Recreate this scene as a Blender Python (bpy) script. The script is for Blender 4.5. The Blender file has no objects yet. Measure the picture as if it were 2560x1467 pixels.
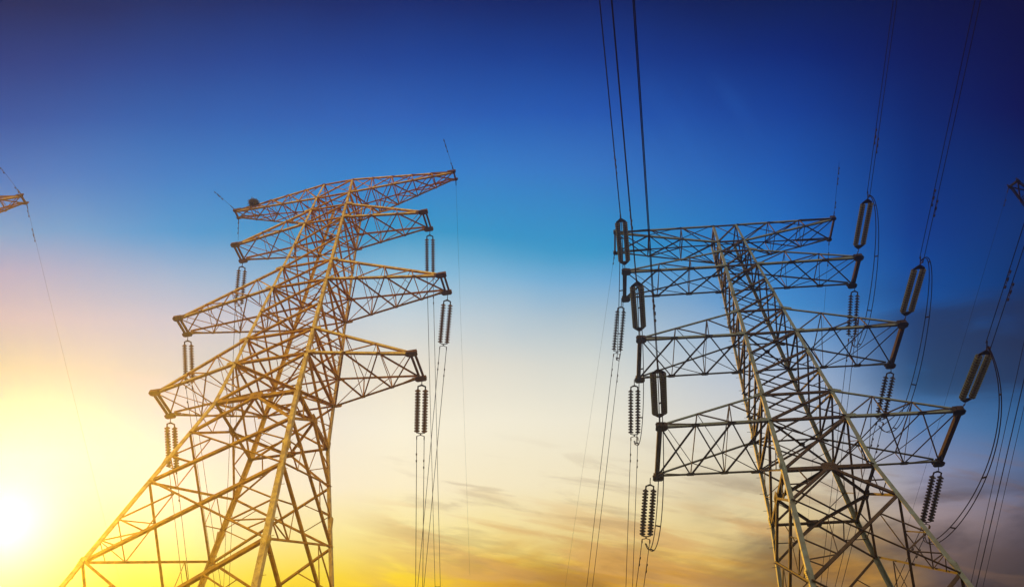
import bpy, bmesh, math, random
from mathutils import Vector, Matrix, Quaternion
random.seed(7)
S = bpy.context.scene
COL = S.collection
EYE = 1.6                                   # camera height above the ground

# ---------------------------------------------------------------- camera
PITCH, ROLL, FPX = 0.899271, -0.008262, 2001.494
fwd = Vector((0, math.cos(PITCH), math.sin(PITCH)))
rgt = Vector((1, 0, 0)); upv = rgt.cross(fwd)
r2 = math.cos(ROLL)*rgt + math.sin(ROLL)*upv
u2 = -math.sin(ROLL)*rgt + math.cos(ROLL)*upv
cam = bpy.data.cameras.new("camera")
cam.sensor_width = 36.0; cam.lens = FPX/2560*36
cam.clip_start = 0.1; cam.clip_end = 9000
co = bpy.data.objects.new("camera", cam); COL.objects.link(co)
m = Matrix((r2, u2, -fwd)).transposed().to_4x4(); m.translation = (0, 0, EYE)
co.matrix_world = m
S.camera = co

# ---------------------------------------------------------------- sun, sky, exposure
S.view_settings.view_transform = 'Standard'; S.view_settings.look = 'None'
S.view_settings.exposure = 0.0; S.view_settings.gamma = 1.0
SUN_DIR = Vector((-0.640, 0.845, 0.610)).normalized()     # towards the low sun behind the left pylon
sl = bpy.data.lights.new("sun", 'SUN'); sl.energy = 3.9; sl.angle = math.radians(0.6); sl.color = (1.0, 0.47, 0.02)
so = bpy.data.objects.new("sun", sl); COL.objects.link(so)
so.rotation_euler = (-SUN_DIR).to_track_quat('-Z', 'Y').to_euler(); so.location = (-60, 80, 60)

def s2l(c):
    return tuple(((v/255)/12.92 if v/255 <= .04045 else ((v/255+.055)/1.055)**2.4) for v in c)

# dusk sky, a table over direction: tilt angle up from the northern horizon x sideways bearing
SKY = [  # (sideways tangent, [(tilt degrees, sRGB) ...])
 (-0.64,[(29.0,(215,153,10)),(31.5,(215,105,0)),(33.2,(215,125,20)),(35.2,(215,152,0)),(37.5,(215,152,133)),(40,(215,104,197)),(42.5,(201,115,188)),(46.5,(102,153,167)),(50,(165,164,187)),(53.5,(156,159,194)),(56.3,(98,154,202)),(60,(48,116,189)),(64,(0,78,159)),(68,(0,52,126)),(72,(0,26,80))]),
 (-0.42,[(29.0,(227,200,10)),(31.5,(229,210,40)),(33.2,(229,216,110)),(35.2,(229,220,170)),(38,(229,221,210)),(42,(209,206,214)),(46.5,(196,198,197)),(50,(188,190,207)),(53.0,(142,175,210)),(56.0,(35,149,209)),(60,(23,120,196)),(64,(0,92,174)),(68,(0,65,145)),(72,(0,37,99))]),
 (-0.14,[(30.5,(253,200,12)),(32.5,(252,216,50)),(34.5,(251,232,140)),(38,(252,240,205)),(42,(250,243,220)),(46.5,(233,225,208)),(50,(195,211,220)),(53.0,(131,188,218)),(55.5,(44,152,201)),(60,(46,129,204)),(64,(37,96,182)),(68,(12,65,149)),(72,(0,35,105))]),
 (0.1,[(30.5,(236,176,24)),(32.5,(246,202,70)),(34.5,(246,222,150)),(38,(245,232,195)),(42,(241,235,214)),(46.5,(214,218,211)),(50,(167,192,207)),(52.5,(108,171,214)),(54.5,(44,151,201)),(60,(50,117,195)),(64,(28,85,175)),(68,(15,57,140)),(72,(5,29,95))]),
 (0.34,[(30.5,(205,150,60)),(33,(226,185,105)),(35.5,(226,204,150)),(38,(222,208,175)),(41.5,(206,206,205)),(45,(178,192,212)),(48,(130,172,214)),(50.5,(66,142,206)),(55,(32,115,196)),(60,(23,87,174)),(64,(12,61,148)),(68,(0,35,114)),(72,(0,20,72))]),
 (0.5,[(30.5,(66,56,58)),(33,(112,92,88)),(35.5,(160,140,140)),(38,(150,150,175)),(41.5,(90,130,180)),(45,(44,116,176)),(48,(32,96,165)),(52,(0,76,156)),(56,(3,57,138)),(60,(0,47,123)),(64,(0,33,105)),(68,(0,18,85)),(72,(0,8,62))]),
 (0.64,[(30.5,(44,42,44)),(33,(60,52,60)),(35.5,(100,92,108)),(38,(84,108,150)),(41.5,(44,100,152)),(45,(32,76,128)),(48,(28,52,96)),(52,(0,49,109)),(56,(2,46,110)),(60,(0,32,95)),(64,(0,4,73)),(68,(0,4,62)),(72,(0,0,54))]),
]
w = bpy.data.worlds.new("World"); S.world = w; w.use_nodes = True
nt = w.node_tree; N = nt.nodes; Lk = nt.links; N.clear()
def nd(t, **k):
    n = N.new(t)
    for a, b in k.items(): setattr(n, a, b)
    return n
def mth(op, a, b=None, clamp=False):
    n = nd('ShaderNodeMath', operation=op, use_clamp=clamp)
    for i, v in enumerate((a, b)):
        if v is None: continue
        if isinstance(v, (int, float)): n.inputs[i].default_value = v
        else: Lk.new(v, n.inputs[i])
    return n.outputs[0]
def mix(f, a, b, mode='MIX'):
    n = nd('ShaderNodeMix', data_type='RGBA', blend_type=mode)
    for i, v in ((0, f), (6, a), (7, b)):
        if isinstance(v, (int, float)): n.inputs[i].default_value = v
        elif isinstance(v, tuple): n.inputs[i].default_value = (*v, 1)
        else: Lk.new(v, n.inputs[i])
    return n.outputs[2]
def ramp(fac, stops, interp='LINEAR'):
    n = nd('ShaderNodeValToRGB'); cr = n.color_ramp; cr.interpolation = interp
    while len(cr.elements) > 1: cr.elements.remove(cr.elements[-1])
    for i, (p, c) in enumerate(stops):
        e = cr.elements[0] if i == 0 else cr.elements.new(p)
        e.position = p; e.color = (*c, 1)
    Lk.new(fac, n.inputs[0]); return n.outputs[0]
tc = nd('ShaderNodeTexCoord'); sx = nd('ShaderNodeSeparateXYZ'); Lk.new(tc.outputs['Generated'], sx.inputs[0])
X, Y, Z = sx.outputs
tilt = mth('ARCTAN2', Z, Y)                                   # 0 north horizon, pi/2 overhead, pi south horizon
tilt01 = mth('MULTIPLY', tilt, 1/math.pi, True)
side = mth('DIVIDE', X, mth('MAXIMUM', mth('POWER', mth('ADD', mth('MULTIPLY', Y, Y), mth('MULTIPLY', Z, Z)), .5), .02))
# soft irregular edge between the blue and the pale bands
nz = nd('ShaderNodeTexNoise'); nz.inputs['Scale'].default_value = 5; nz.inputs['Detail'].default_value = 4
Lk.new(tc.outputs['Generated'], nz.inputs['Vector'])
tiltw = mth('ADD', tilt01, mth('MULTIPLY', mth('SUBTRACT', nz.outputs[0], .5), .012))
BACK = [(100/180, s2l((60,90,140))), (122/180, (1.45,1.3,.98)), (172/180, (1.5,1.3,.9))]  # unseen sky behind the camera, made bright to light the camera-facing steel
prev = None
for i, (sv, st) in enumerate(SKY):
    c = ramp(tiltw, [(12/180, s2l((44,28,14))), (24/180, tuple(v*.45 for v in s2l(st[0][1])))]+[(t/180, s2l(q)) for t, q in st]+BACK)  # lowest stops lie out of view, darkened to keep the undersides dark
    if prev is None: prev, ps = c, sv; continue
    f = mth('DIVIDE', mth('SUBTRACT', side, ps), sv-ps, True)
    prev = mix(f, prev, c); ps = sv
# clouds low in the north: streaks drawn out sideways
def cloud(scale, stretch, lo, hi, tmin, tmax, smin, smax, col, amt, seed, skew=0.25, prev=None):
    cb = nd('ShaderNodeCombineXYZ')
    Lk.new(mth('MULTIPLY', side, 1.0), cb.inputs[0])
    Lk.new(mth('MULTIPLY', mth('ADD', tilt, mth('MULTIPLY', side, skew)), stretch), cb.inputs[1])
    cb.inputs[2].default_value = seed
    n = nd('ShaderNodeTexNoise'); n.inputs['Scale'].default_value = scale; n.inputs['Detail'].default_value = 8
    n.inputs['Roughness'].default_value = .56; n.inputs['Distortion'].default_value = .35
    Lk.new(cb.outputs[0], n.inputs['Vector'])
    mr = nd('ShaderNodeMapRange', interpolation_type='SMOOTHSTEP'); Lk.new(n.outputs[0], mr.inputs[0])
    mr.inputs[1].default_value = lo; mr.inputs[2].default_value = hi
    def win(v, a, b, e):
        p = nd('ShaderNodeMapRange', interpolation_type='SMOOTHSTEP'); Lk.new(v, p.inputs[0])
        p.inputs[1].default_value = a-e; p.inputs[2].default_value = a+e
        q = nd('ShaderNodeMapRange', interpolation_type='SMOOTHSTEP'); Lk.new(v, q.inputs[0])
        q.inputs[1].default_value = b-e; q.inputs[2].default_value = b+e; q.inputs[3].default_value = 1; q.inputs[4].default_value = 0
        return mth('MULTIPLY', p.outputs[0], q.outputs[0])
    k = mth('MULTIPLY', mth('MULTIPLY', mr.outputs[0], win(tilt, math.radians(tmin), math.radians(tmax), math.radians(2.2))), win(side, smin, smax, .07))
    return mix(mth('MULTIPLY', k, amt), prev, col)
prev = cloud(3.4, 5.0, .42, .60, 27, 34.0, -.06, .45, s2l((216,152,42)), .88, 3.1, .12, prev)
prev = cloud(5.5, 7.5, .47, .62, 29.5, 36.5, -.16, .40, s2l((216,165,100)), .62, 9.7, .22, prev)
prev = cloud(4.2, 4.0, .36, .56, 26, 33.6, .02, .17, s2l((160,112,40)), .85, 21.3, .15, prev)
prev = cloud(9.0, 6.5, .50, .66, 29, 40, -.15, .7, s2l((140,105,80)), .28, 14.7, .18, prev)
prev = cloud(4.0, 4.5, .40, .62, 30, 38.0, .25, .9, s2l((54,47,56)), .68, 5.3, -.1, prev)
prev = cloud(3.2, 3.5, .34, .56, 43.3, 51.5, .46, .9, s2l((28,40,72)), .72, 2.2, -.1, prev)
prev = cloud(4.0, 2.5, .45, .75, 57, 66, .14, .28, s2l((50,120,210)), .22, 6.2, 1.3, prev)
# the blaze round the sun disc
dt = nd('ShaderNodeVectorMath', operation='DOT_PRODUCT'); Lk.new(tc.outputs['Generated'], dt.inputs[0]); dt.inputs[1].default_value = SUN_DIR
ang = mth('ARCCOSINE', mth('MINIMUM', dt.outputs['Value'], 1.0))
glow = mth('EXPONENT', mth('MULTIPLY', mth('POWER', mth('DIVIDE', ang, .05), 1.25), -1))
prev = mix(glow, prev, (1.6, 1.55, 1.3))
bg = nd('ShaderNodeBackground'); bg.inputs[1].default_value = 1.0; Lk.new(prev, bg.inputs[0])
ow = nd('ShaderNodeOutputWorld'); Lk.new(bg.outputs[0], ow.inputs[0])

# ---------------------------------------------------------------- materials
def material(name, base, rough=.5, metal=0., var=.25, scale=6., bump=.0, dark=None, trans=0.):
    mt = bpy.data.materials.new(name); mt.use_nodes = True
    t = mt.node_tree; b = t.nodes['Principled BSDF']
    tcn = t.nodes.new('ShaderNodeTexCoord')
    n = t.nodes.new('ShaderNodeTexNoise'); n.inputs['Scale'].default_value = scale; n.inputs['Detail'].default_value = 6
    t.links.new(tcn.outputs['Object'], n.inputs['Vector'])
    r = t.nodes.new('ShaderNodeValToRGB')
    d = dark or tuple(v*(1-var) for v in base)
    r.color_ramp.elements[0].position = .32; r.color_ramp.elements[0].color = (*d, 1)
    r.color_ramp.elements[1].position = .68; r.color_ramp.elements[1].color = (*[min(1, v*(1+var*.6)) for v in base], 1)
    t.links.new(n.outputs[0], r.inputs[0]); t.links.new(r.outputs[0], b.inputs['Base Color'])
    b.inputs['Roughness'].default_value = rough; b.inputs['Metallic'].default_value = metal
    if trans: b.inputs['Transmission Weight'].default_value = trans
    if bump:
        bp = t.nodes.new('ShaderNodeBump'); bp.inputs['Strength'].default_value = bump
        t.links.new(n.outputs[0], bp.inputs['Height']); t.links.new(bp.outputs[0], b.inputs['Normal'])
    return mt
M_STEEL = material('weathered_steel', (.09,.108,.085), .45, .2, .35, 3.5, .15, dark=(.075,.06,.03))
M_BRACE = material('brace_steel', (.056,.025,.007), .6, .0, .35, 3.0, .15, dark=(.028,.01,.0025))
M_PLATE = material('plate_steel', (.038,.015,.005), .8, 0, .35, 5.0, .2, dark=(.02,.008,.003))
M_GSTEEL = material('sunglow_weathered_steel', (.70,.42,.035), .45, .15, .4, 3.5, .15, dark=(.44,.21,.01))  # golden sun-haze wash put into the left pylon's steel, braces and plates
M_GBRACE = material('sunglow_brace_steel', (.58,.26,.005), .6, .0, .35, 3.0, .15, dark=(.34,.12,.002))
M_GPLATE = material('sunglow_plate_steel', (.20,.065,.006), .7, .0, .35, 5.0, .2, dark=(.11,.032,.003))
for q_ in (M_BRACE, M_PLATE, M_GBRACE, M_GPLATE): q_.node_tree.nodes['Principled BSDF'].inputs['Specular IOR Level'].default_value = .15
M_PORC = material('brown_porcelain', (.034,.014,.006), .5, 0, .3, 9)
M_PORCG = material('sunglow_porcelain', (.17,.065,.008), .5, 0, .3, 9)  # brown porcelain with the same golden haze put into its colour
M_GLASS = material('lit_green_rim', (.13,.145,.065), .5, 0, .2, 9)  # pale colour stands for light caught on the disc edges
for q_ in (M_PORC, M_PORCG, M_GLASS): q_.node_tree.nodes['Principled BSDF'].inputs['Specular IOR Level'].default_value = .15
M_CAP = material('dark_cap_iron', (.035,.017,.009), .8, 0, .3, 12)
M_CAP.node_tree.nodes['Principled BSDF'].inputs['Specular IOR Level'].default_value = .1
M_WIRE = material('dark_conductor', (.012,.006,.010), .95, 0, .2, 20)
M_WIRE.node_tree.nodes['Principled BSDF'].inputs['Specular IOR Level'].default_value = .05
M_NEST = material('dry_twigs', (.08,.05,.022), .9, 0, .4, 30)
M_SOIL = material('dry_soil', (.035,.02,.008), .95, 0, .5, .15, .4)

# ---------------------------------------------------------------- helpers
def link(name, me, mat, parent=None, loc=None):
    o = bpy.data.objects.new(name, me); COL.objects.link(o)
    if mat: me.materials.append(mat)
    if parent: o.parent = parent
    if loc is not None: o.location = loc
    return o
class MB:
    def __init__(s): s.v = []; s.f = []
    def prism(s, a, b, poly, ux, uy, poly2=None):
        n = len(poly); k = len(s.v); q = poly2 or poly
        for (x, y) in poly: s.v.append(a+ux*x+uy*y)
        for (x, y) in q: s.v.append(b+ux*x+uy*y)
        for i in range(n):
            j = (i+1) % n; s.f.append((k+i, k+j, k+n+j, k+n+i))
        s.f.append(tuple(k+i for i in reversed(range(n)))); s.f.append(tuple(k+n+i for i in range(n)))
    def angle(s, a, b, nrm, size, off=0., flip=1, th=None):
        """L-section member whose flat flange lies in the face with normal nrm"""
        a = Vector(a); b = Vector(b); d = (b-a).normalized(); nrm = Vector(nrm)
        u = nrm.cross(d)
        if u.length < 1e-4: u = Vector((0,0,1)).cross(d)
        if u.z < -.02 or (abs(u.z) <= .02 and u.dot(Vector((.3,1,0))) > 0): u = -u
        u.normalize(); n = d.cross(u).normalized()
        if n.dot(nrm) < 0: n = -n
        t = th or max(.008, size*.11); h = size/2
        P = [(-h, off), (h, off), (h, off+flip*t), (-h+t, off+flip*t), (-h+t, off+flip*size), (-h, off+flip*size)]
        s.prism(a, b, P, u, n)
    def tube(s, pts, r, seg=6, close=True):
        pts = [Vector(p) for p in pts]; k0 = len(s.v); n = len(pts); ref = None
        for i, p in enumerate(pts):
            d = (pts[min(i+1, n-1)]-pts[max(i-1, 0)]).normalized()
            if ref is None: ref = Vector((0,0,1)) if abs(d.z) < .9 else Vector((1,0,0))
            u = d.cross(ref).normalized(); v = d.cross(u); ref = -v if False else ref
            rr = r[i] if isinstance(r, (list, tuple)) else r
            for j in range(seg):
                t = 2*math.pi*j/seg; s.v.append(p+u*math.cos(t)*rr+v*math.sin(t)*rr)
        for i in range(n-1):
            for j in range(seg):
                q = (j+1) % seg; s.f.append((k0+i*seg+j, k0+i*seg+q, k0+(i+1)*seg+q, k0+(i+1)*seg+j))
        s.f.append(tuple(k0+j for j in reversed(range(seg)))); s.f.append(tuple(k0+(n-1)*seg+j for j in range(seg)))
    def box(s, c, ax, ay, az, sx, sy, sz):
        c = Vector(c); s.prism(c-az*sz/2, c+az*sz/2, [(-sx/2,-sy/2),(sx/2,-sy/2),(sx/2,sy/2),(-sx/2,sy/2)], ax, ay)
    def plate(s, c, nrm, d, su, sv, th=.014, cut=.25):
        """octagonal gusset plate"""
        nrm = Vector(nrm).normalized(); d = Vector(d); u = (d-nrm*d.dot(nrm)).normalized(); v = nrm.cross(u)
        a, b = su/2, sv/2; k = min(su, sv)*cut
        P = [(-a+k,-b),(a-k,-b),(a,-b+k),(a,b-k),(a-k,b),(-a+k,b),(-a,b-k),(-a,-b+k)]
        c = Vector(c); s.prism(c-nrm*th/2, c+nrm*th/2, P, u, v)
    def bolts(s, c, nrm, d, nu, nv, pitch, off=.02):
        nrm = Vector(nrm).normalized(); d = Vector(d); u = (d-nrm*d.dot(nrm)).normalized(); v = nrm.cross(u)
        for i in range(nu):
            for j in range(nv):
                p = Vector(c)+u*(i-(nu-1)/2)*pitch+v*(j-(nv-1)/2)*pitch*1.3
                s.prism(p, p+nrm*off, [(.014*math.cos(q*math.pi/3), .014*math.sin(q*math.pi/3)) for q in range(6)], u, v)
    def lathe(s, axis0, ax, ux, uy, prof, seg=12):
        k0 = len(s.v)
        for (x, r) in prof:
            for j in range(seg):
                t = 2*math.pi*j/seg; s.v.append(axis0+ax*x+ux*math.cos(t)*r+uy*math.sin(t)*r)
        for i in range(len(prof)-1):
            for j in range(seg):
                q = (j+1) % seg; s.f.append((k0+i*seg+j, k0+(i+1)*seg+j, k0+(i+1)*seg+q, k0+i*seg+q))
    def build(s, name, mat, parent=None, loc=None, smooth=False):
        me = bpy.data.meshes.new(name); me.from_pydata([tuple(p) for p in s.v], [], s.f); me.validate()
        bm = bmesh.new(); bm.from_mesh(me); bmesh.ops.recalc_face_normals(bm, faces=bm.faces); bm.to_mesh(me); bm.free()
        if smooth:
            for p in me.polygons: p.use_smooth = True
        return link(name, me, mat, parent, loc)
def thing(name, loc, label, cat, group=None, rotz=0):
    o = bpy.data.objects.new(name, None); COL.objects.link(o); o.empty_display_size = .3
    o.location = loc; o.rotation_euler = (0, 0, rotz); tag(o, label, cat, group); return o
def tag(o, label, cat, group=None):
    o['label'] = label; o['category'] = cat
    if group: o['group'] = group
def copy_tree(o, parent=None):
    c = o.copy(); COL.objects.link(c); c.parent = parent
    for ch in list(o.children): copy_tree(ch, c)
    return c
def lerp(a, b, t): return a+(b-a)*t

# ---------------------------------------------------------------- ground
gm = bpy.data.meshes.new('ground'); bmg = bmesh.new()
bmesh.ops.create_grid(bmg, x_segments=60, y_segments=60, size=3000)
for v in bmg.verts: v.co.z = -0.02+ (0 if v.co.length < 150 else random.uniform(-1.5, .0))
bmg.to_mesh(gm); bmg.free(); g = link('ground', gm, M_SOIL); g['kind'] = 'structure'

# ---------------------------------------------------------------- lattice pylons
def pylon(spec, label, loc, yaw, group):
    root = thing('transmission_tower', loc, label, 'pylon', group, yaw)
    MS, MBR, MP = spec['mats']
    WP = spec['W']; DR = spec['dr']; zt = spec['arms'][0][1]
    def W(z):
        for (z0, w0), (z1, w1) in zip(WP, WP[1:]):
            if z <= z1: return lerp(w0, w1, (z-z0)/(z1-z0))
        return WP[-1][1]
    def C(sx_, sy_, z): w_ = W(z); return Vector((sx_*w_-spec['lean']*max(0, spec['zw']-z), sy_*w_*DR, z))
    hz = lambda z: max(0., min(1., z/zt))
    # legs
    for sx_ in (-1, 1):
        for sy_ in (-1, 1):
            mb = MB()
            for (z0, _), (z1, _) in zip(WP, WP[1:]):
                def P(z):
                    q = lerp(spec['leg'][0], spec['leg'][1], hz(z)); t = q*.13
                    return [(sx_*x, sy_*y) for x, y in ((0,0),(-q,0),(-q,-t),(-t,-t),(-t,-q),(0,-q))]
                mb.prism(C(sx_, sy_, z0), C(sx_, sy_, z1), P(z0), Vector((1,0,0)), Vector((0,1,0)), P(z1))
            leg = mb.build('leg', MS, root)
            for z in spec['splice']:
                d = (C(sx_, sy_, z+.5)-C(sx_, sy_, z-.5)).normalized(); q = lerp(spec['leg'][0], spec['leg'][1], hz(z))
                for nrm, tv in ((Vector((sx_,0,0)), Vector((0,-sy_,0))), (Vector((0,sy_,0)), Vector((-sx_,0,0)))):
                    c = C(sx_, sy_, z)+tv*q*.52+nrm*.012; sp = MB()
                    sp.plate(c, nrm, d, q*3.6, q*.95, .012, .1)
                    sp.bolts(c+nrm*.006, nrm, d, 7, 2, q*.42, .022)
                    sp.build('splice_plate', MS, leg)
            if (sx_, sy_) == spec['climb']:
                z = 3.; k = 0
                while z < zt:
                    q = lerp(spec['leg'][0], spec['leg'][1], hz(z)); k += 1; st = MB()
                    if k % 2: p = C(sx_, sy_, z)+Vector((-sx_*q*.5, sy_*.0, 0)); e = p+Vector((0, sy_*.19, 0)); 
                    else: p = C(sx_, sy_, z)+Vector((0, -sy_*q*.5, 0)); e = p+Vector((sx_*.19, 0, 0))
                    st.tube([p, e, e+Vector((0,0,.035))], .011, 5); z += .47; st.build('step_bolt', MS, leg)
    FACES = ((0,-1),(1,0),(0,1),(-1,0))
    def fc(f, e, z):        # corner of a face: e = -1 / +1 along it
        fx, fy = f
        return C(e if fx == 0 else fx, e if fy == 0 else fy, z)
    def nrm(f): return Vector((f[0], f[1], 0))
    # X, K and V panels
    for (z0, z1, kind) in spec['panels']:
        mb = MB(); q = lerp(spec['brace'][0], spec['brace'][1], hz(z0)); n2 = q*.46
        for fi, f in enumerate(FACES):
            n = nrm(f); ax = fc(f, 1, z0)-fc(f, -1, z0)
            ins = ax.normalized()*lerp(spec['leg'][0], spec['leg'][1], hz(z0))*.45
            A0, B0 = fc(f, -1, z0)+ins, fc(f, 1, z0)-ins; A1, B1 = fc(f, -1, z1)+ins, fc(f, 1, z1)-ins
            if kind in 'Xx':
                w0 = (B0-A0).length; w1 = (B1-A1).length; tt = w0/(w0+w1)
                if fi == 0:
                    mb.angle(B0, A1, n, q*.8, .004, 1); mb.angle(A0, B1, n, q*1.15, -.012, -1)
                else:
                    mb.angle(A0, B1, n, q*.85, .004, 1); mb.angle(B0, A1, n, q*1.05, -.012, -1)
                X_ = lerp(A0, B1, tt)
                if kind == 'X':
                    for (c0, c1) in ((A0, A1), (B0, B1)):
                        m1 = lerp(c0, c1, .5); qa = lerp(c0, X_, .52); qb = lerp(X_, c1, .48)
                        mb.angle(m1, qa, n, n2, -.03, -1); mb.angle(m1, qb, n, n2, -.03, -1)
                        if fi != 2: mb.angle(qa, qb, n, n2*.7, -.045, -1)
                    if z1-z0 > 4:
                        for (c0, c1) in ((A0, A1), (B0, B1)):
                            m2 = lerp(c0, c1, .24); qc = lerp(c0, X_, .27); qd = lerp(c0, X_, .52)
                            mb.angle(m2, qc, n, n2*.8, -.03, -1); mb.angle(m2, qd, n, n2*.8, -.045, -1)
                else:
                    c = .5
                    mb.plate(X_-n*.006, n, Vector((0,0,1)), q*1.6, q*1.6, .008)
                    if w0 > 1.9:
                        for (c0, c1) in ((A0, A1), (B0, B1)):
                            mb.angle(lerp(c0, c1, .5), lerp(c0, X_, .5), n, n2*.8, -.03, -1)
                            if z1-z0 > 2.2: mb.angle(lerp(c0, c1, .5), lerp(X_, c1, .5), n, n2*.8, -.03, -1)
            elif kind == 'K':      # waist: mid node on the upper level, legs of the V down to the corners
                mid = (A1+B1)/2
                for c0, c1 in ((A0, A1), (B0, B1)):
                    mb.angle(c0, mid, n, q*1.1, -.012, -1)
                    h1 = lerp(c0, mid, .5); mb.angle(h1, lerp(c0, c1, .5), n, n2, -.03, -1); mb.angle(h1, c1+(mid-c1)*.3, n, n2, -.03, -1)
                mb.plate(mid+n*.004, n, ax, .7, .42, .012); mb.bolts(mid+n*.01, n, ax, 5, 2, .09)
        mb.build('lattice_bracing', MBR, root)
    # horizontal rings and plan bracing
    for (z, size, plan) in spec['rings']:
        mb = MB()
        for f in FACES:
            mb.angle(fc(f, -1, z), fc(f, 1, z), nrm(f), size, -.03, -1)
        if plan == 'X':
            for a, b in (((-1,-1),(1,1)), ((1,-1),(-1,1))):
                mb.angle(C(*a, z), C(*b, z), Vector((0,0,-1)), size*.7, .01 if a[0] < 0 else -.01, 1 if a[0] < 0 else -1)
            mb.plate(Vector((0,0,z)), Vector((0,0,1)), Vector((1,1,0)), .28, .28, .012)
        elif plan == 'D':
            mids = [(fc(f, -1, z)+fc(f, 1, z))/2 for f in FACES]
            for i in range(4): mb.angle(mids[i], mids[(i+1) % 4], Vector((0,0,-1)), size*.7, .0, 1)
        mb.build('ring_frame', MBR, root)
    # cross arms
    for k, (zb, zt_, l, r, t, bays) in enumerate(spec['arms']):
        for s_, ln in ((-1, l), (1, r)):
            top = k == 0; ch = spec['chord']
            tz = zt_ if top else zb
            tip = {e: Vector((s_*ln, e*t, tz)) for e in (-1, 1)}
            B = {}; T = {}
            for e in (-1, 1):
                bb, uu = C(s_, e, zb), C(s_, e, zt_)
                tb = tip[e]; tu = tip[e]+Vector((-s_*.22, 0, .0 if top else .15))
                if top: tb = tip[e]+Vector((0, 0, -.10))
                B[e] = [lerp(tb, bb, i/bays) for i in range(bays+1)]
                T[e] = [lerp(tu, uu, i/bays) for i in range(bays+1)]
            lac = MB(); q = ch*.56; dn = Vector((0,0,-1))
            for i in range(bays):
                if not top or True:
                    lac.angle(B[-1][i], B[1][i+1], dn, q, .0, -1); lac.angle(B[1][i], B[-1][i+1], dn, q, .012, 1)
                for e in (-1, 1):
                    nn = Vector((0, e, 0))
                    if top:
                        lac.angle(B[e][i], T[e][i+1], nn, q*.8, 0, 1); lac.angle(T[e][i], B[e][i+1], nn, q*.8, -.01, -1)
                    else:
                        lac.angle(T[e][i+1] if i == bays-9 else T[e][max(i,0)], B[e][i+1], nn, q*.75, 0, -1)
                    if i: lac.angle(B[e][i], T[e][i], nn, q*.7, .01, -1)
                if i:
                    lac.angle(T[-1][i], T[1][i], -dn, q*.6, 0, -1)
                    lac.angle(T[-1][i], B[1][i], Vector((s_,0,0)), q*.45, 0, -1)
                    if top: lac.angle(B[-1][i], B[1][i], dn, q*.7, .03, -1)
                if top: lac.angle(T[-1][i], T[1][i+1], -dn, q*.7, 0, -1)
                elif i < bays-1: lac.angle(T[-1][i], T[1][i+1], -dn, q*.4, .01, -1)
                if bays >= 4 and not top:   # short redundants
                    m1 = lerp(B[-1][i], B[1][i+1], .25); lac.angle(m1, lerp(B[-1][i], B[-1][i+1], .5), dn, q*.4, -.02, -1)
            arm = lac.build('cross_arm', MBR, root)
            for e in (-1, 1):
                c1 = MB(); c1.angle(B[e][0], B[e][-1]-Vector((s_*.0,0,0)), Vector((0, e, 0)), ch*(.85 if top else 1), -.02, -1); c1.build('bottom_chord', MS, arm)
                c2 = MB(); c2.angle(T[e][0], T[e][-1], Vector((0, e, 0)), ch*(.8 if top else spec['tc'][0 if e < 0 else 1]), -.02, -1); c2.build('top_chord', MS, arm)
            tb = MB()                                   # beam across the tip, with its end plates
            a, b = tip[-1], tip[1]
            if top:
                tb.prism(a+Vector((0,-.1,-.1)), b+Vector((0,.1,-.1)), [(-.05,-.07),(.05,-.07),(.05,.07),(-.05,.07)], Vector((1,0,0)), Vector((0,0,1)))
            elif spec['beam'] == 'box':
                tb.prism(a+Vector((0,-.06,-.03)), b+Vector((0,.06,-.03)), [(-.105,-.10),(.105,-.10),(.105,.10),(-.105,.10)], Vector((1,0,0)), Vector((0,0,1)))
            else:
                for o_ in (-.12, .1):
                    tb.prism(a+Vector((s_*o_,0,0)), b+Vector((s_*o_,0,0)), [(-.05,-.06),(.05,-.06),(.05,.06),(-.05,.06)], Vector((1,0,0)), Vector((0,0,1)))
            tb.build('tip_beam', MP, arm)
            X1, Y1, Z1 = Vector((1,0,0)), Vector((0,1,0)), Vector((0,0,1))
            for e in (-1, 1):
                c = tip[e]; sc = .62 if top else 1.; gp = MB()
                if spec['beam'] == 'box':
                    gp.plate(c+Vector((-s_*.06, 0, -.16 if not top else -.17)), dn, X1, .56*sc, .42*sc, .02)
                    gp.plate(c+Vector((-s_*.08, e*.07, 0)), Y1, X1, .56*sc, .34*sc, .02)
                    gp.box(c+Vector((0, e*.02, -.02)), X1, Y1, Z1, .30*sc, .24*sc, .30*sc)
                else:
                    gp.plate(c+Vector((-s_*.05, 0, -.10)), dn, X1, .62*sc, .34*sc, .02)
                    gp.box(c+Vector((s_*.0, e*.03, 0)), X1, Y1, Z1, .46*sc, .17*sc, .21*sc)
                    gp.plate(c+Vector((-s_*.22, e*.05, .04)), Y1, X1, .75*sc, .24*sc, .016)
                    gp.bolts(c+Vector((-s_*.30, e*.056, .04)), Vector((0,e,0)), X1, 5, 2, .07)
                gp.build('tip_plate', MP, arm)
                if not top:
                    for i in range(1, bays):
                        gp = MB(); big = spec['beam'] == 'box'
                        gp.plate(B[e][i]+Vector((0,-e*(.07 if big else .04),-.03)), dn, X1, .46 if big else .24, .24 if big else .13, .012, .3)
                        gp.build('gusset_plate', MP, arm)
                    for Q, q0 in ((B[e][-1], B[e][-2]), (T[e][-1], T[e][-2])):
                        gp = MB()
                        gp.plate(Q+(q0-Q).normalized()*.12+Vector((0, e*.026, 0)), Y1, Q-q0, .52, .19, .012)
                        gp.bolts(Q+(q0-Q).normalized()*.12+Vector((0, e*.032, 0)), Vector((0,e,0)), Q-q0, 5, 2, .08)
                        gp.build('gusset_plate', MS, arm)
    return root

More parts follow.
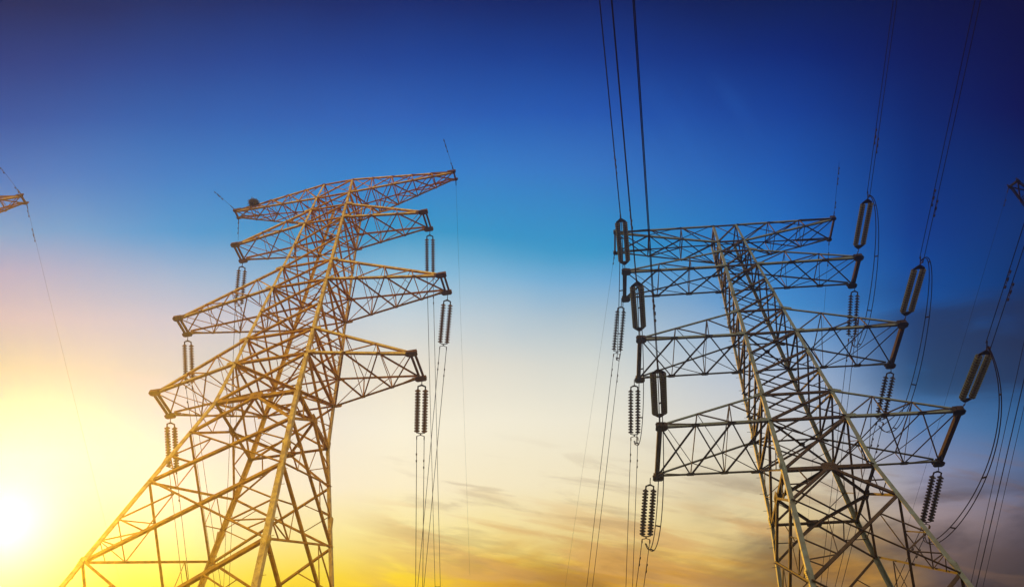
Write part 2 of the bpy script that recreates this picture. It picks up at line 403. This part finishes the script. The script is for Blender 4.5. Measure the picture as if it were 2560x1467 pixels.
GROUP_T = 'steel lattice pylons of the power line'
E_ = EYE
specR = dict(W=[(0,5.35),(22.75+E_,2.05),(25.81+E_,1.866),(32.42+E_,1.436),(39.10+E_,1.02),(41.86+E_,.878),(43.776+E_,.787)], dr=1.02,
  leg=(.265,.14), brace=(.135,.072), chord=.125, tc=(.62,.95), climb=(-1,1), beam='box', zw=22.75+E_, lean=-.022, mats=(M_STEEL, M_BRACE, M_PLATE),
  splice=[11.8,18.6,22.75+E_,30.2+E_,36.1+E_,27.58+E_],
  arms=[(41.859+E_,43.776+E_,7.165,7.046,.823,3),(39.104+E_,40.719+E_,7.045,7.05,1.06,3),(32.423+E_,34.463+E_,7.02,7.01,1.507,3),(25.808+E_,27.575+E_,6.94,6.995,1.861,3)],
  panels=[(.15,7.2,'X'),(7.2,13.2,'X'),(13.2,18.45,'X'),(18.45,22.54,'X'),(22.54,24.35,'K'),(24.35,27.41,'x'),(27.41,29.175,'x'),(29.175,30.8,'x'),(30.8,32.4,'x'),(32.4,34.02,'x'),(34.02,36.06,'x'),(36.06,37.6,'x'),(37.6,39.15,'x'),(39.15,40.7,'x'),(40.7,42.32,'x'),(42.32,43.46,'x'),(43.46,45.37,'x')],
  rings=[(24.35,.16,'D'),(27.41,.12,'X'),(29.175,.11,''),(34.02,.11,'X'),(36.06,.1,''),(40.7,.1,'X'),(42.32,.09,''),(43.46,.09,'X'),(45.37,.08,'')])
specL = dict(W=[(0,7.05),(27.25+E_,2.18),(30.11+E_,2.028),(36.773+E_,1.703),(43.932+E_,1.358),(47.248+E_,1.2246),(49.205+E_,1.094)], dr=1.017,
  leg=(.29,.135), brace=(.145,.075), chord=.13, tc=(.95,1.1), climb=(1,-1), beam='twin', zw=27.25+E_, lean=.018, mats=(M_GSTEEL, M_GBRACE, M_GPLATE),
  splice=[9.5,19.0,24.6,27.25+E_,31.2+E_,38.0+E_],
  arms=[(47.248+E_,49.205+E_,8.081,8.176,.309,5),(43.932+E_,45.636+E_,6.479,6.5785,.666,3),(36.773+E_,38.844+E_,8.121,8.236,.642,4),(30.11+E_,32.113+E_,7.008,7.182,.906,3)],
  panels=[(.15,6.6,'X'),(6.6,13.2,'X'),(13.2,19.3,'X'),(19.3,23.55,'X'),(23.55,26.67,'X'),(26.67,28.85,'K'),(28.85,31.71,'x'),(31.71,33.71,'x'),(33.71,36.05,'x'),(36.05,38.37,'x'),(38.37,40.44,'x'),(40.44,43.0,'x'),(43.0,45.53,'x'),(45.53,47.24,'x'),(47.24,48.85,'x'),(48.85,50.8,'x')],
  rings=[(28.85,.17,'D'),(31.71,.13,'X'),(33.71,.12,''),(38.37,.12,'X'),(40.44,.11,''),(45.53,.1,'X'),(47.24,.1,''),(48.85,.1,'X'),(50.8,.09,'')])
tR = pylon(specR, 'dark brown lattice pylon on the right with wide square-ended arms', (14.0118, 30.0, 0), -.067549, GROUP_T)
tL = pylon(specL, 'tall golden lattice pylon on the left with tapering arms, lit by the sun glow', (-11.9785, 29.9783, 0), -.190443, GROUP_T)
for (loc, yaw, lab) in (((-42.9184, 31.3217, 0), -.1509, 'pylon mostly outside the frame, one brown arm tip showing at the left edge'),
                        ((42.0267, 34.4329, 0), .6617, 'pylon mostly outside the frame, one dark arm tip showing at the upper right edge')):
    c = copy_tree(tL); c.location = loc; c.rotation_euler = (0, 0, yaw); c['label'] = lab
    if loc[0] > 0:      # the right-hand one swaps the sun-haze gold for the dark plate colour
        SW = {M_GSTEEL: M_PLATE, M_GBRACE: M_PLATE, M_GPLATE: M_PLATE}
        for o in c.children_recursive:
            if o.material_slots:
                mt0 = o.material_slots[0].material; o.material_slots[0].link = 'OBJECT'; o.material_slots[0].material = SW[mt0]

# ---------------------------------------------------------------- insulators
def V(p): return Vector(p)+Vector((0, 0, E_))
_cache = {}
def insulator(A, E, near, label, group):
    A = V(A); E = V(E); L = (E-A).length; d = (E-A).normalized()
    y = Vector((0,0,1)).cross(d).normalized(); z = d.cross(y)
    root = bpy.data.objects.new('insulator_string', None); COL.objects.link(root); root.empty_display_size = .2
    mm = Matrix((d, y, z)).transposed().to_4x4(); mm.translation = A; root.matrix_world = mm
    tag(root, label, 'insulator', group)
    X_, Y_, Z_ = Vector((1,0,0)), Vector((0,1,0)), Vector((0,0,1))
    key = (near, round(L, 3), label.endswith('golden pylon'))
    if key not in _cache:
        H = .215 if near else .2
        parts = []
        lk = MB()
        x0 = .42 if near else .30
        lk.tube([(-.06,0,.0),(.08,0,.03),(.2,0,0)], .022, 6); lk.tube([(.16,0,-.03),(.28,0,-.03),(x0,0,0)], .022, 6)
        parts.append(('shackle', lk, M_CAP))
        if near:
            y1 = MB(); y1.prism(Vector((0,0,-.014)), Vector((0,0,.014)), [(x0-.03,-.07),(x0-.03,.07),(x0+.20,H+.07),(x0+.27,H+.07),(x0+.27,-H-.07),(x0+.20,-H-.07)], X_, Y_)
            parts.append(('yoke_plate', y1, M_CAP)); s0 = x0+.25; s1 = L-.62
            y2 = MB(); y2.prism(Vector((0,0,-.014)), Vector((0,0,.014)), [(s1+.05,-H-.07),(s1+.05,H+.07),(s1+.12,H+.07),(s1+.33,.06),(s1+.33,-.06),(s1+.12,-H-.07)], X_, Y_)
            parts.append(('yoke_plate', y2, M_CAP))
            cl = MB(); cl.tube([(s1+.28,0,0),(s1+.42,0,0)], .035, 6); cl.tube([(s1+.4,0,0),(L+.15,0,.17)], .028, 6); cl.tube([(s1+.4,0,0),(L+.15,0,-.17)], .028, 6)
            parts.append(('clamp', cl, M_CAP))
        else:
            y1 = MB(); y1.prism(Vector((0,0,-.014)), Vector((0,0,.014)), [(x0-.03,-.04),(x0-.03,.04),(x0+.07,H+.03),(x0+.25,H+.03),(x0+.25,H-.03),(x0+.10,H-.05),(x0+.06,0),(x0+.10,-H+.05),(x0+.25,-H+.03),(x0+.25,-H-.03),(x0+.07,-H-.03)], X_, Y_)
            parts.append(('yoke_plate', y1, M_CAP)); s0 = x0+.24; s1 = L-.46
            y2 = MB(); y2.prism(Vector((0,0,-.014)), Vector((0,0,.014)), [(s1+.02,-H-.04),(s1+.05,-H-.05),(s1+.11,-.03),(s1+.11,.03),(s1+.05,H+.05),(s1+.02,H+.04),(s1+.06,0)], X_, Y_)
            parts.append(('yoke_plate', y2, M_CAP))
            cl = MB(); cl.tube([(s1+.08,0,0),(s1+.18,0,0)], .03, 6)
            cl.tube([(L,-H,0),(s1+.24,-H,0),(s1+.18,0,0),(s1+.24,H,0),(L,H,0)], .022, 5)
            for e in (-1, 1): cl.box((s1+.33, e*H, -.03), X_, Y_, Z_, .16, .05, .10)
            parts.append(('clamp', cl, M_CAP))
        n = 18 if near else 15
        for e in (-1, 1):
            ds = MB(); pit = (s1-s0)/n; R_ = .148 if near else .158
            for i in range(n):
                o = Vector((s0+pit*i, e*H, 0)); jit = R_*random.uniform(.98, 1.02)
                ds.lathe(o, X_, Y_, Z_, [(pit*.05, .03),(pit*.08, .06),(pit*.36, jit*.50),(pit*.60, jit*.97),(pit*.66, jit),(pit*.70, jit*.93),(pit*.60, jit*.5),(pit*.54, .04),(pit*.62, .028)], 14)
            parts.append(('disc_stack', ds, M_PORCG if key[2] else M_PORC))  # on near strings the dark brown also carries the shaded undersides
            if near:
                rm = MB()  # pale rings added to show light along the edges
                for i in range(n):
                    o = Vector((s0+pit*i, e*H, 0)); rm.lathe(o, X_, Y_, Z_, [(pit*.56, R_*.88),(pit*.60, R_*1.02),(pit*.72, R_*1.05),(pit*.76, R_*.98),(pit*.70, R_*.90),(pit*.56, R_*.88)], 14)
                parts.append(('lit_glass_rim', rm, M_GLASS))
            cp = MB(); cp.lathe(Vector((0, e*H, 0)), X_, Y_, Z_, [(s0-.06,.001),(s0-.06,.03)]+[q for i in range(n) for q in ((s0+pit*i+.0,.02),(s0+pit*i+.012,.04),(s0+pit*i+pit*.3,.045),(s0+pit*i+pit*.5,.022))]+[(s1+.06,.02),(s1+.06,.001)], 8)
            parts.append(('cap_row', cp, M_CAP))
        _cache[key] = [p[1].build(p[0], p[2], None, smooth=p[0] in ('disc_stack',)).data for p in parts], [p[0] for p in parts]
        for o in [o for o in COL.objects if o.type == 'MESH' and o.data in _cache[key][0]]: bpy.data.objects.remove(o)
    stack = None
    for me, nm in zip(*_cache[key]):
        o = bpy.data.objects.new(nm, me); COL.objects.link(o); o.parent = stack if nm in ('cap_row', 'lit_glass_rim') else root
        if nm == 'disc_stack': stack = o
    return root

LV = {2: 'upper', 3: 'middle', 4: 'lowest'}
STR = {
"Rn2L":((6.919,29.322,39.18),(6.231,24.987,38.577),(3.3055,-.1)),"Rn3L":((6.921,28.843,32.523),(6.254,24.499,31.972),(3.3074,-.1)),"Rn4L":((6.975,28.456,25.931),(6.301,24.129,25.263),(3.3044,-.1)),
"Rn2R":((20.88,28.321,39.219),(20.208,23.961,38.81),(3.3342,-.1)),"Rn3R":((20.974,27.907,32.515),(20.3,23.562,31.975),(3.3277,-.1)),"Rn4R":((21.045,27.568,25.89),(20.365,23.226,25.334),(3.3306,-.1)),
"Rf2L":((6.867,31.731,38.947),(6.615,34.946,37.353),(-0.0891,-0.420)),"Rf3L":((6.877,32.063,32.355),(6.939,35.200,30.623),(0.0019,-0.420)),"Rf4L":((6.892,32.438,25.718),(6.739,35.576,24.118),(-0.0836,-0.420)),
"Rf2R":((21.258,30.674,39.031),(21.364,33.919,37.485),(-0.0001,-0.420)),"Rf3R":((21.155,31.162,32.319),(20.843,34.402,30.914),(-0.1261,-0.420)),"Rf4R":((21.129,31.547,25.679),(20.924,34.874,24.366),(-0.3085,-0.419)),
"Lf2L":((-18.223,31.958,43.854),(-18.799,34.949,42.407),(-0.1525,-0.420)),"Lf3L":((-19.790,32.251,36.690),(-20.028,35.365,35.229),(0.0182,-0.420)),"Lf4L":((-18.662,32.298,30.029),(-18.936,35.452,28.721),(-0.0203,-0.420)),
"Lf2R":((-5.372,29.507,43.837),(-5.478,32.643,42.598),(-0.0133,-0.420)),"Lf3R":((-3.763,29.208,36.647),(-4.150,32.345,35.324),(-0.1291,-0.420)),"Lf4R":((-4.755,29.593,30.043),(-4.982,32.855,28.791),(-0.0505,-0.420))}
CURV = 3e-4
def wpt(E, w, s, off=Vector((0,0,0))):
    return E+Vector((math.sin(w[0])*s, math.cos(w[0])*s, w[1]*s+CURV*s*s))+off
def dampers(mb, E, w, ss, off):
    for s in ss:
        p = wpt(E, w, s, off); d = (wpt(E, w, s+.3, off)-p).normalized()
        q = p-Vector((0,0,.09)); mb.tube([p+Vector((0,0,.02)), q], .016, 5); mb.tube([q-d*.2, q+d*.2], .01, 5)
        for e in (-1, 1): mb.tube([q+d*(e*.2)-d*.06, q+d*(e*.2)+d*.06], .036, 6)
def twin(E, w, vertical, smax, label, group, spacers=(), damp=()):
    E = V(E); root = thing('twin_conductor', E, label, 'power line', group)
    perp = Vector((math.cos(w[0]), -math.sin(w[0]), 0))
    for e in (-1, 1):
        off = Vector((0,0,e*.2)) if vertical else perp*(e*.2)
        r = .017
        ss = [0,.5,1,2,3,5]+[5+ (smax-5)*i/24 for i in range(1, 25)]
        mb = MB(); mb.tube([wpt(Vector((0,0,0)), w, s, off) for s in ss], r, 6)
        wr = mb.build('wire', M_WIRE, root)
        if damp:
            dm = MB(); dampers(dm, Vector((0,0,0)), w, [damp[0]+(.35 if e > 0 else 0)+q for q in (0, .45) if q < damp[1]], off); dm.build('damper', M_CAP, wr)
    for s in spacers:
        mb = MB(); a = wpt(Vector((0,0,0)), w, s)
        o = Vector((0,0,.2)) if vertical else perp*.2
        mb.tube([a-o, a-o*.4-Vector((0,0,.05)), a+o*.4-Vector((0,0,.05)), a+o], .022, 5); mb.build('spacer', M_CAP, root)
    return root
SIDE = {'L': 'left', 'R': 'right'}
for k, (A, E, w) in STR.items():
    T_, s_, lv, sd = k[0], k[1], int(k[2]), k[3]
    tw = 'right pylon' if T_ == 'R' else 'golden pylon'; lv2 = {2:'upper',3:'middle',4:'lowest'}[lv]
    if s_ == 'n':
        insulator(A, E, True, f'twin pale green disc string rising from the {SIDE[sd]} end of the {lv2} arm, {tw}', 'double insulator strings on the near side of the arms')
        sm = 34 if sd == 'L' else 30
        twin(E, w, True, sm, f'twin wires running overhead from the {lv2} green disc string, {SIDE[sd]} side of {tw}', 'twin wires overhead', damp=(3.3, 1))
    else:
        insulator(A, E, False, f'twin brown disc string hanging under the {SIDE[sd]} end of the {lv2} arm, {tw}', 'double insulator strings on the far side of the arms')
        twin(E, w, False, 32, f'twin wires dropping below the {lv2} brown disc string, {SIDE[sd]} side of {tw}', 'twin wires going down', spacers=(22,) if k == 'Lf2R' else (), damp=(.9, .3))
JUMP = {"2R":((20.324,22.582,36.639),(21.153,33.995,34.286)),"3R":((20.416,20.695,31.063),(21.168,34.284,27.398)),"4R":((19.891,23.7,19.211),(19.576,35.525,21.793)),
"2L":((6.041,25.822,35.087),(6.516,34.327,34.647)),"3L":((6.312,25.45,28.344),(6.926,34.464,28.016)),"4L":((6.224,25.242,21.498),(7.003,34.843,21.519))}
for k, (c1, c2) in JUMP.items():
    P0 = V(STR['Rn'+k][1]); P3 = V(STR['Rf'+k][1]); c1 = V(c1); c2 = V(c2)
    root = thing('jumper_cable', P0, f'slack jumper cables looping past the {SIDE[k[1]]} end of the {LV[int(k[0])]} arm, right pylon', 'jumper cable', 'jumper loops round the arm ends')
    def cv(t, o): return (1-t)**3*P0+3*(1-t)**2*t*c1+3*(1-t)*t*t*c2+t**3*P3+o-P0
    off = lambda t, e: Vector((e*(.03+.10*math.sin(math.pi*t)**.5 if 0 < t < 1 else e*.03), e*.06*math.sin(math.pi*t), 0)) if True else None
    for e in (-1, 1):
        mb = MB(); mb.tube([cv(i/40, Vector((e*(.02+.10*math.sin(math.pi*i/40)), 0, e*.05*math.sin(2*math.pi*i/40)))) for i in range(41)], .021, 6); mb.build('cable', M_WIRE, root)
    for t in (.14, .38, .6, .82):
        p = cv(t, Vector((0,0,0))); h = .02+.10*math.sin(math.pi*t)
        mb = MB(); mb.tube([p-Vector((h,0,.05*math.sin(2*math.pi*t))), p+Vector((h,0,.05*math.sin(2*math.pi*t)))], .035, 6); mb.build('spacer', M_CAP, root)

# ---------------------------------------------------------------- earth wires
def earth(A, w, smax, label, damp=(), r=.009):
    A = V(A); root = thing('earth_wire', A, label, 'earth wire', 'thin earth wires at the top arms')
    o = Vector((0,0,0))
    mb = MB(); mb.tube([wpt(o, w, smax*i/16) for i in range(17)], r, 5); wr = mb.build('wire', M_WIRE, root)
    if damp: dm = MB(); dampers(dm, o, w, damp, o); dm.build('damper', M_CAP, root)
    fit = MB(); fit.tube([wpt(o, w, 0), wpt(o, w, .5)], .03, 5); fit.build('clamp', M_CAP, root)
earth((20.987,28.703,43.776), (3.3368,-.1), 4.4, 'short thin wire rising from the top right corner of the right pylon', (1.1,3.0,3.8))
earth((21.098,30.346,43.776), (.1077,-.2), 32, 'thin wire dropping from the right end of the top arm, right pylon', (1.2,1.7), .0065)
earth((6.919,31.305,43.776), (-.0841,-.2), 32, 'faint thin wire dropping from the left end of the top arm, right pylon', (.6,), .006)
earth((-4.009,28.127,49.205), (3.3374,-.1), 2.7, 'short thin wire rising from the right tip of the golden pylon top arm', (.5,1.9,2.4))
earth((-3.892,28.734,49.205), (-.0064,-.2), 38, 'long faint wire dropping from the right tip of the golden pylon top arm', (), .006)
earth((-19.972,31.204,49.205), (3.6754,-.1), 1.75, 'short thin wire rising from the left tip of the golden pylon top arm', (1.45,1.75))
earth((-19.855,31.812,49.205), (-.1892,-.2), 1.8, 'short thin wire hanging under the left tip of the golden pylon top arm', (.6,1.0))
earth((-34.789,30.398,49.205), (-.058,-.2), 38, 'long faint wire dropping from the arm tip at the left edge', (.8,2.2,2.7), .0065)
earth((-34.882,29.787,49.205), (3.313,-.1), 2.4, 'short thin wire rising from the arm tip at the left edge', (.5,2.2))
earth((35.461,29.711,49.205), (-.002,-.2), 32, 'faint dark wire dropping from the arm tip at the right edge', (1.2,), .009)
for (A, w, r, lab) in (((28.988,29.532,34.01),(-.018,-.38),.018,'thin wire low at the right edge, leftmost of three slanting together'),
                  ((29.436,29.676,33.896),(-.025,-.38),.027,'thickest slanting wire low at the right edge, middle of three'),
                  ((29.657,30.065,33.587),(-.02,-.38),.015,'thinnest slanting wire low at the right edge, outermost of three')):
    mb = MB(); mb.tube([wpt(Vector((0,0,0)), w, -6+68*i/24) for i in range(25)], r, 6)
    o = mb.build('conductor_wire', M_WIRE, None, V(A)); tag(o, lab, 'power line', 'slanting wires at the right edge')

# ---------------------------------------------------------------- bird nest on the top arm
def px(x, y, depth):
    d = r2*((x-1280)/FPX)+u2*(-(y-733.5)/FPX)+fwd
    return d*depth
nc = px(634, 507, 57.4)+Vector((0,0,E_))
mb = MB()
for i in range(300):
    a = random.uniform(0, 2*math.pi); rr = random.uniform(.05, .28); zz = random.uniform(-.12, .16)*(1 if rr > .15 else .5)
    p = Vector((math.cos(a)*rr*1.15, math.sin(a)*rr, zz)); d = Vector((-math.sin(a), math.cos(a), random.uniform(-.35,.35))).normalized()
    d = (d+Vector((random.uniform(-.7,.7), random.uniform(-.7,.7), 0))).normalized(); l_ = random.uniform(.1, .3)
    mb.tube([p-d*l_, p+Vector((0,0,.02)), p+d*l_], random.uniform(.006, .014), 4)
no = mb.build('bird_nest', M_NEST, None, nc); tag(no, 'dark ragged bird nest of twigs on the left half of the golden pylon top arm', 'nest')

# ---------------------------------------------------------------- haze
hm = bpy.data.meshes.new('haze'); b = bmesh.new(); bmesh.ops.create_cube(b, size=1)
for v in b.verts: v.co = Vector((v.co.x*128, 32+v.co.y*76, -3.2 if v.co.z < 0 else 53.5))
b.to_mesh(hm); b.free()
mt = bpy.data.materials.new('evening_haze'); mt.use_nodes = True; t = mt.node_tree; t.nodes.clear()
pv = t.nodes.new('ShaderNodeVolumePrincipled'); om = t.nodes.new('ShaderNodeOutputMaterial')
pv.inputs['Color'].default_value = (.8, .85, 1, 1); pv.inputs['Density'].default_value = .0014; pv.inputs['Anisotropy'].default_value = .9
t.links.new(pv.outputs[0], om.inputs['Volume'])
h = link('haze', hm, mt); h['kind'] = 'stuff'
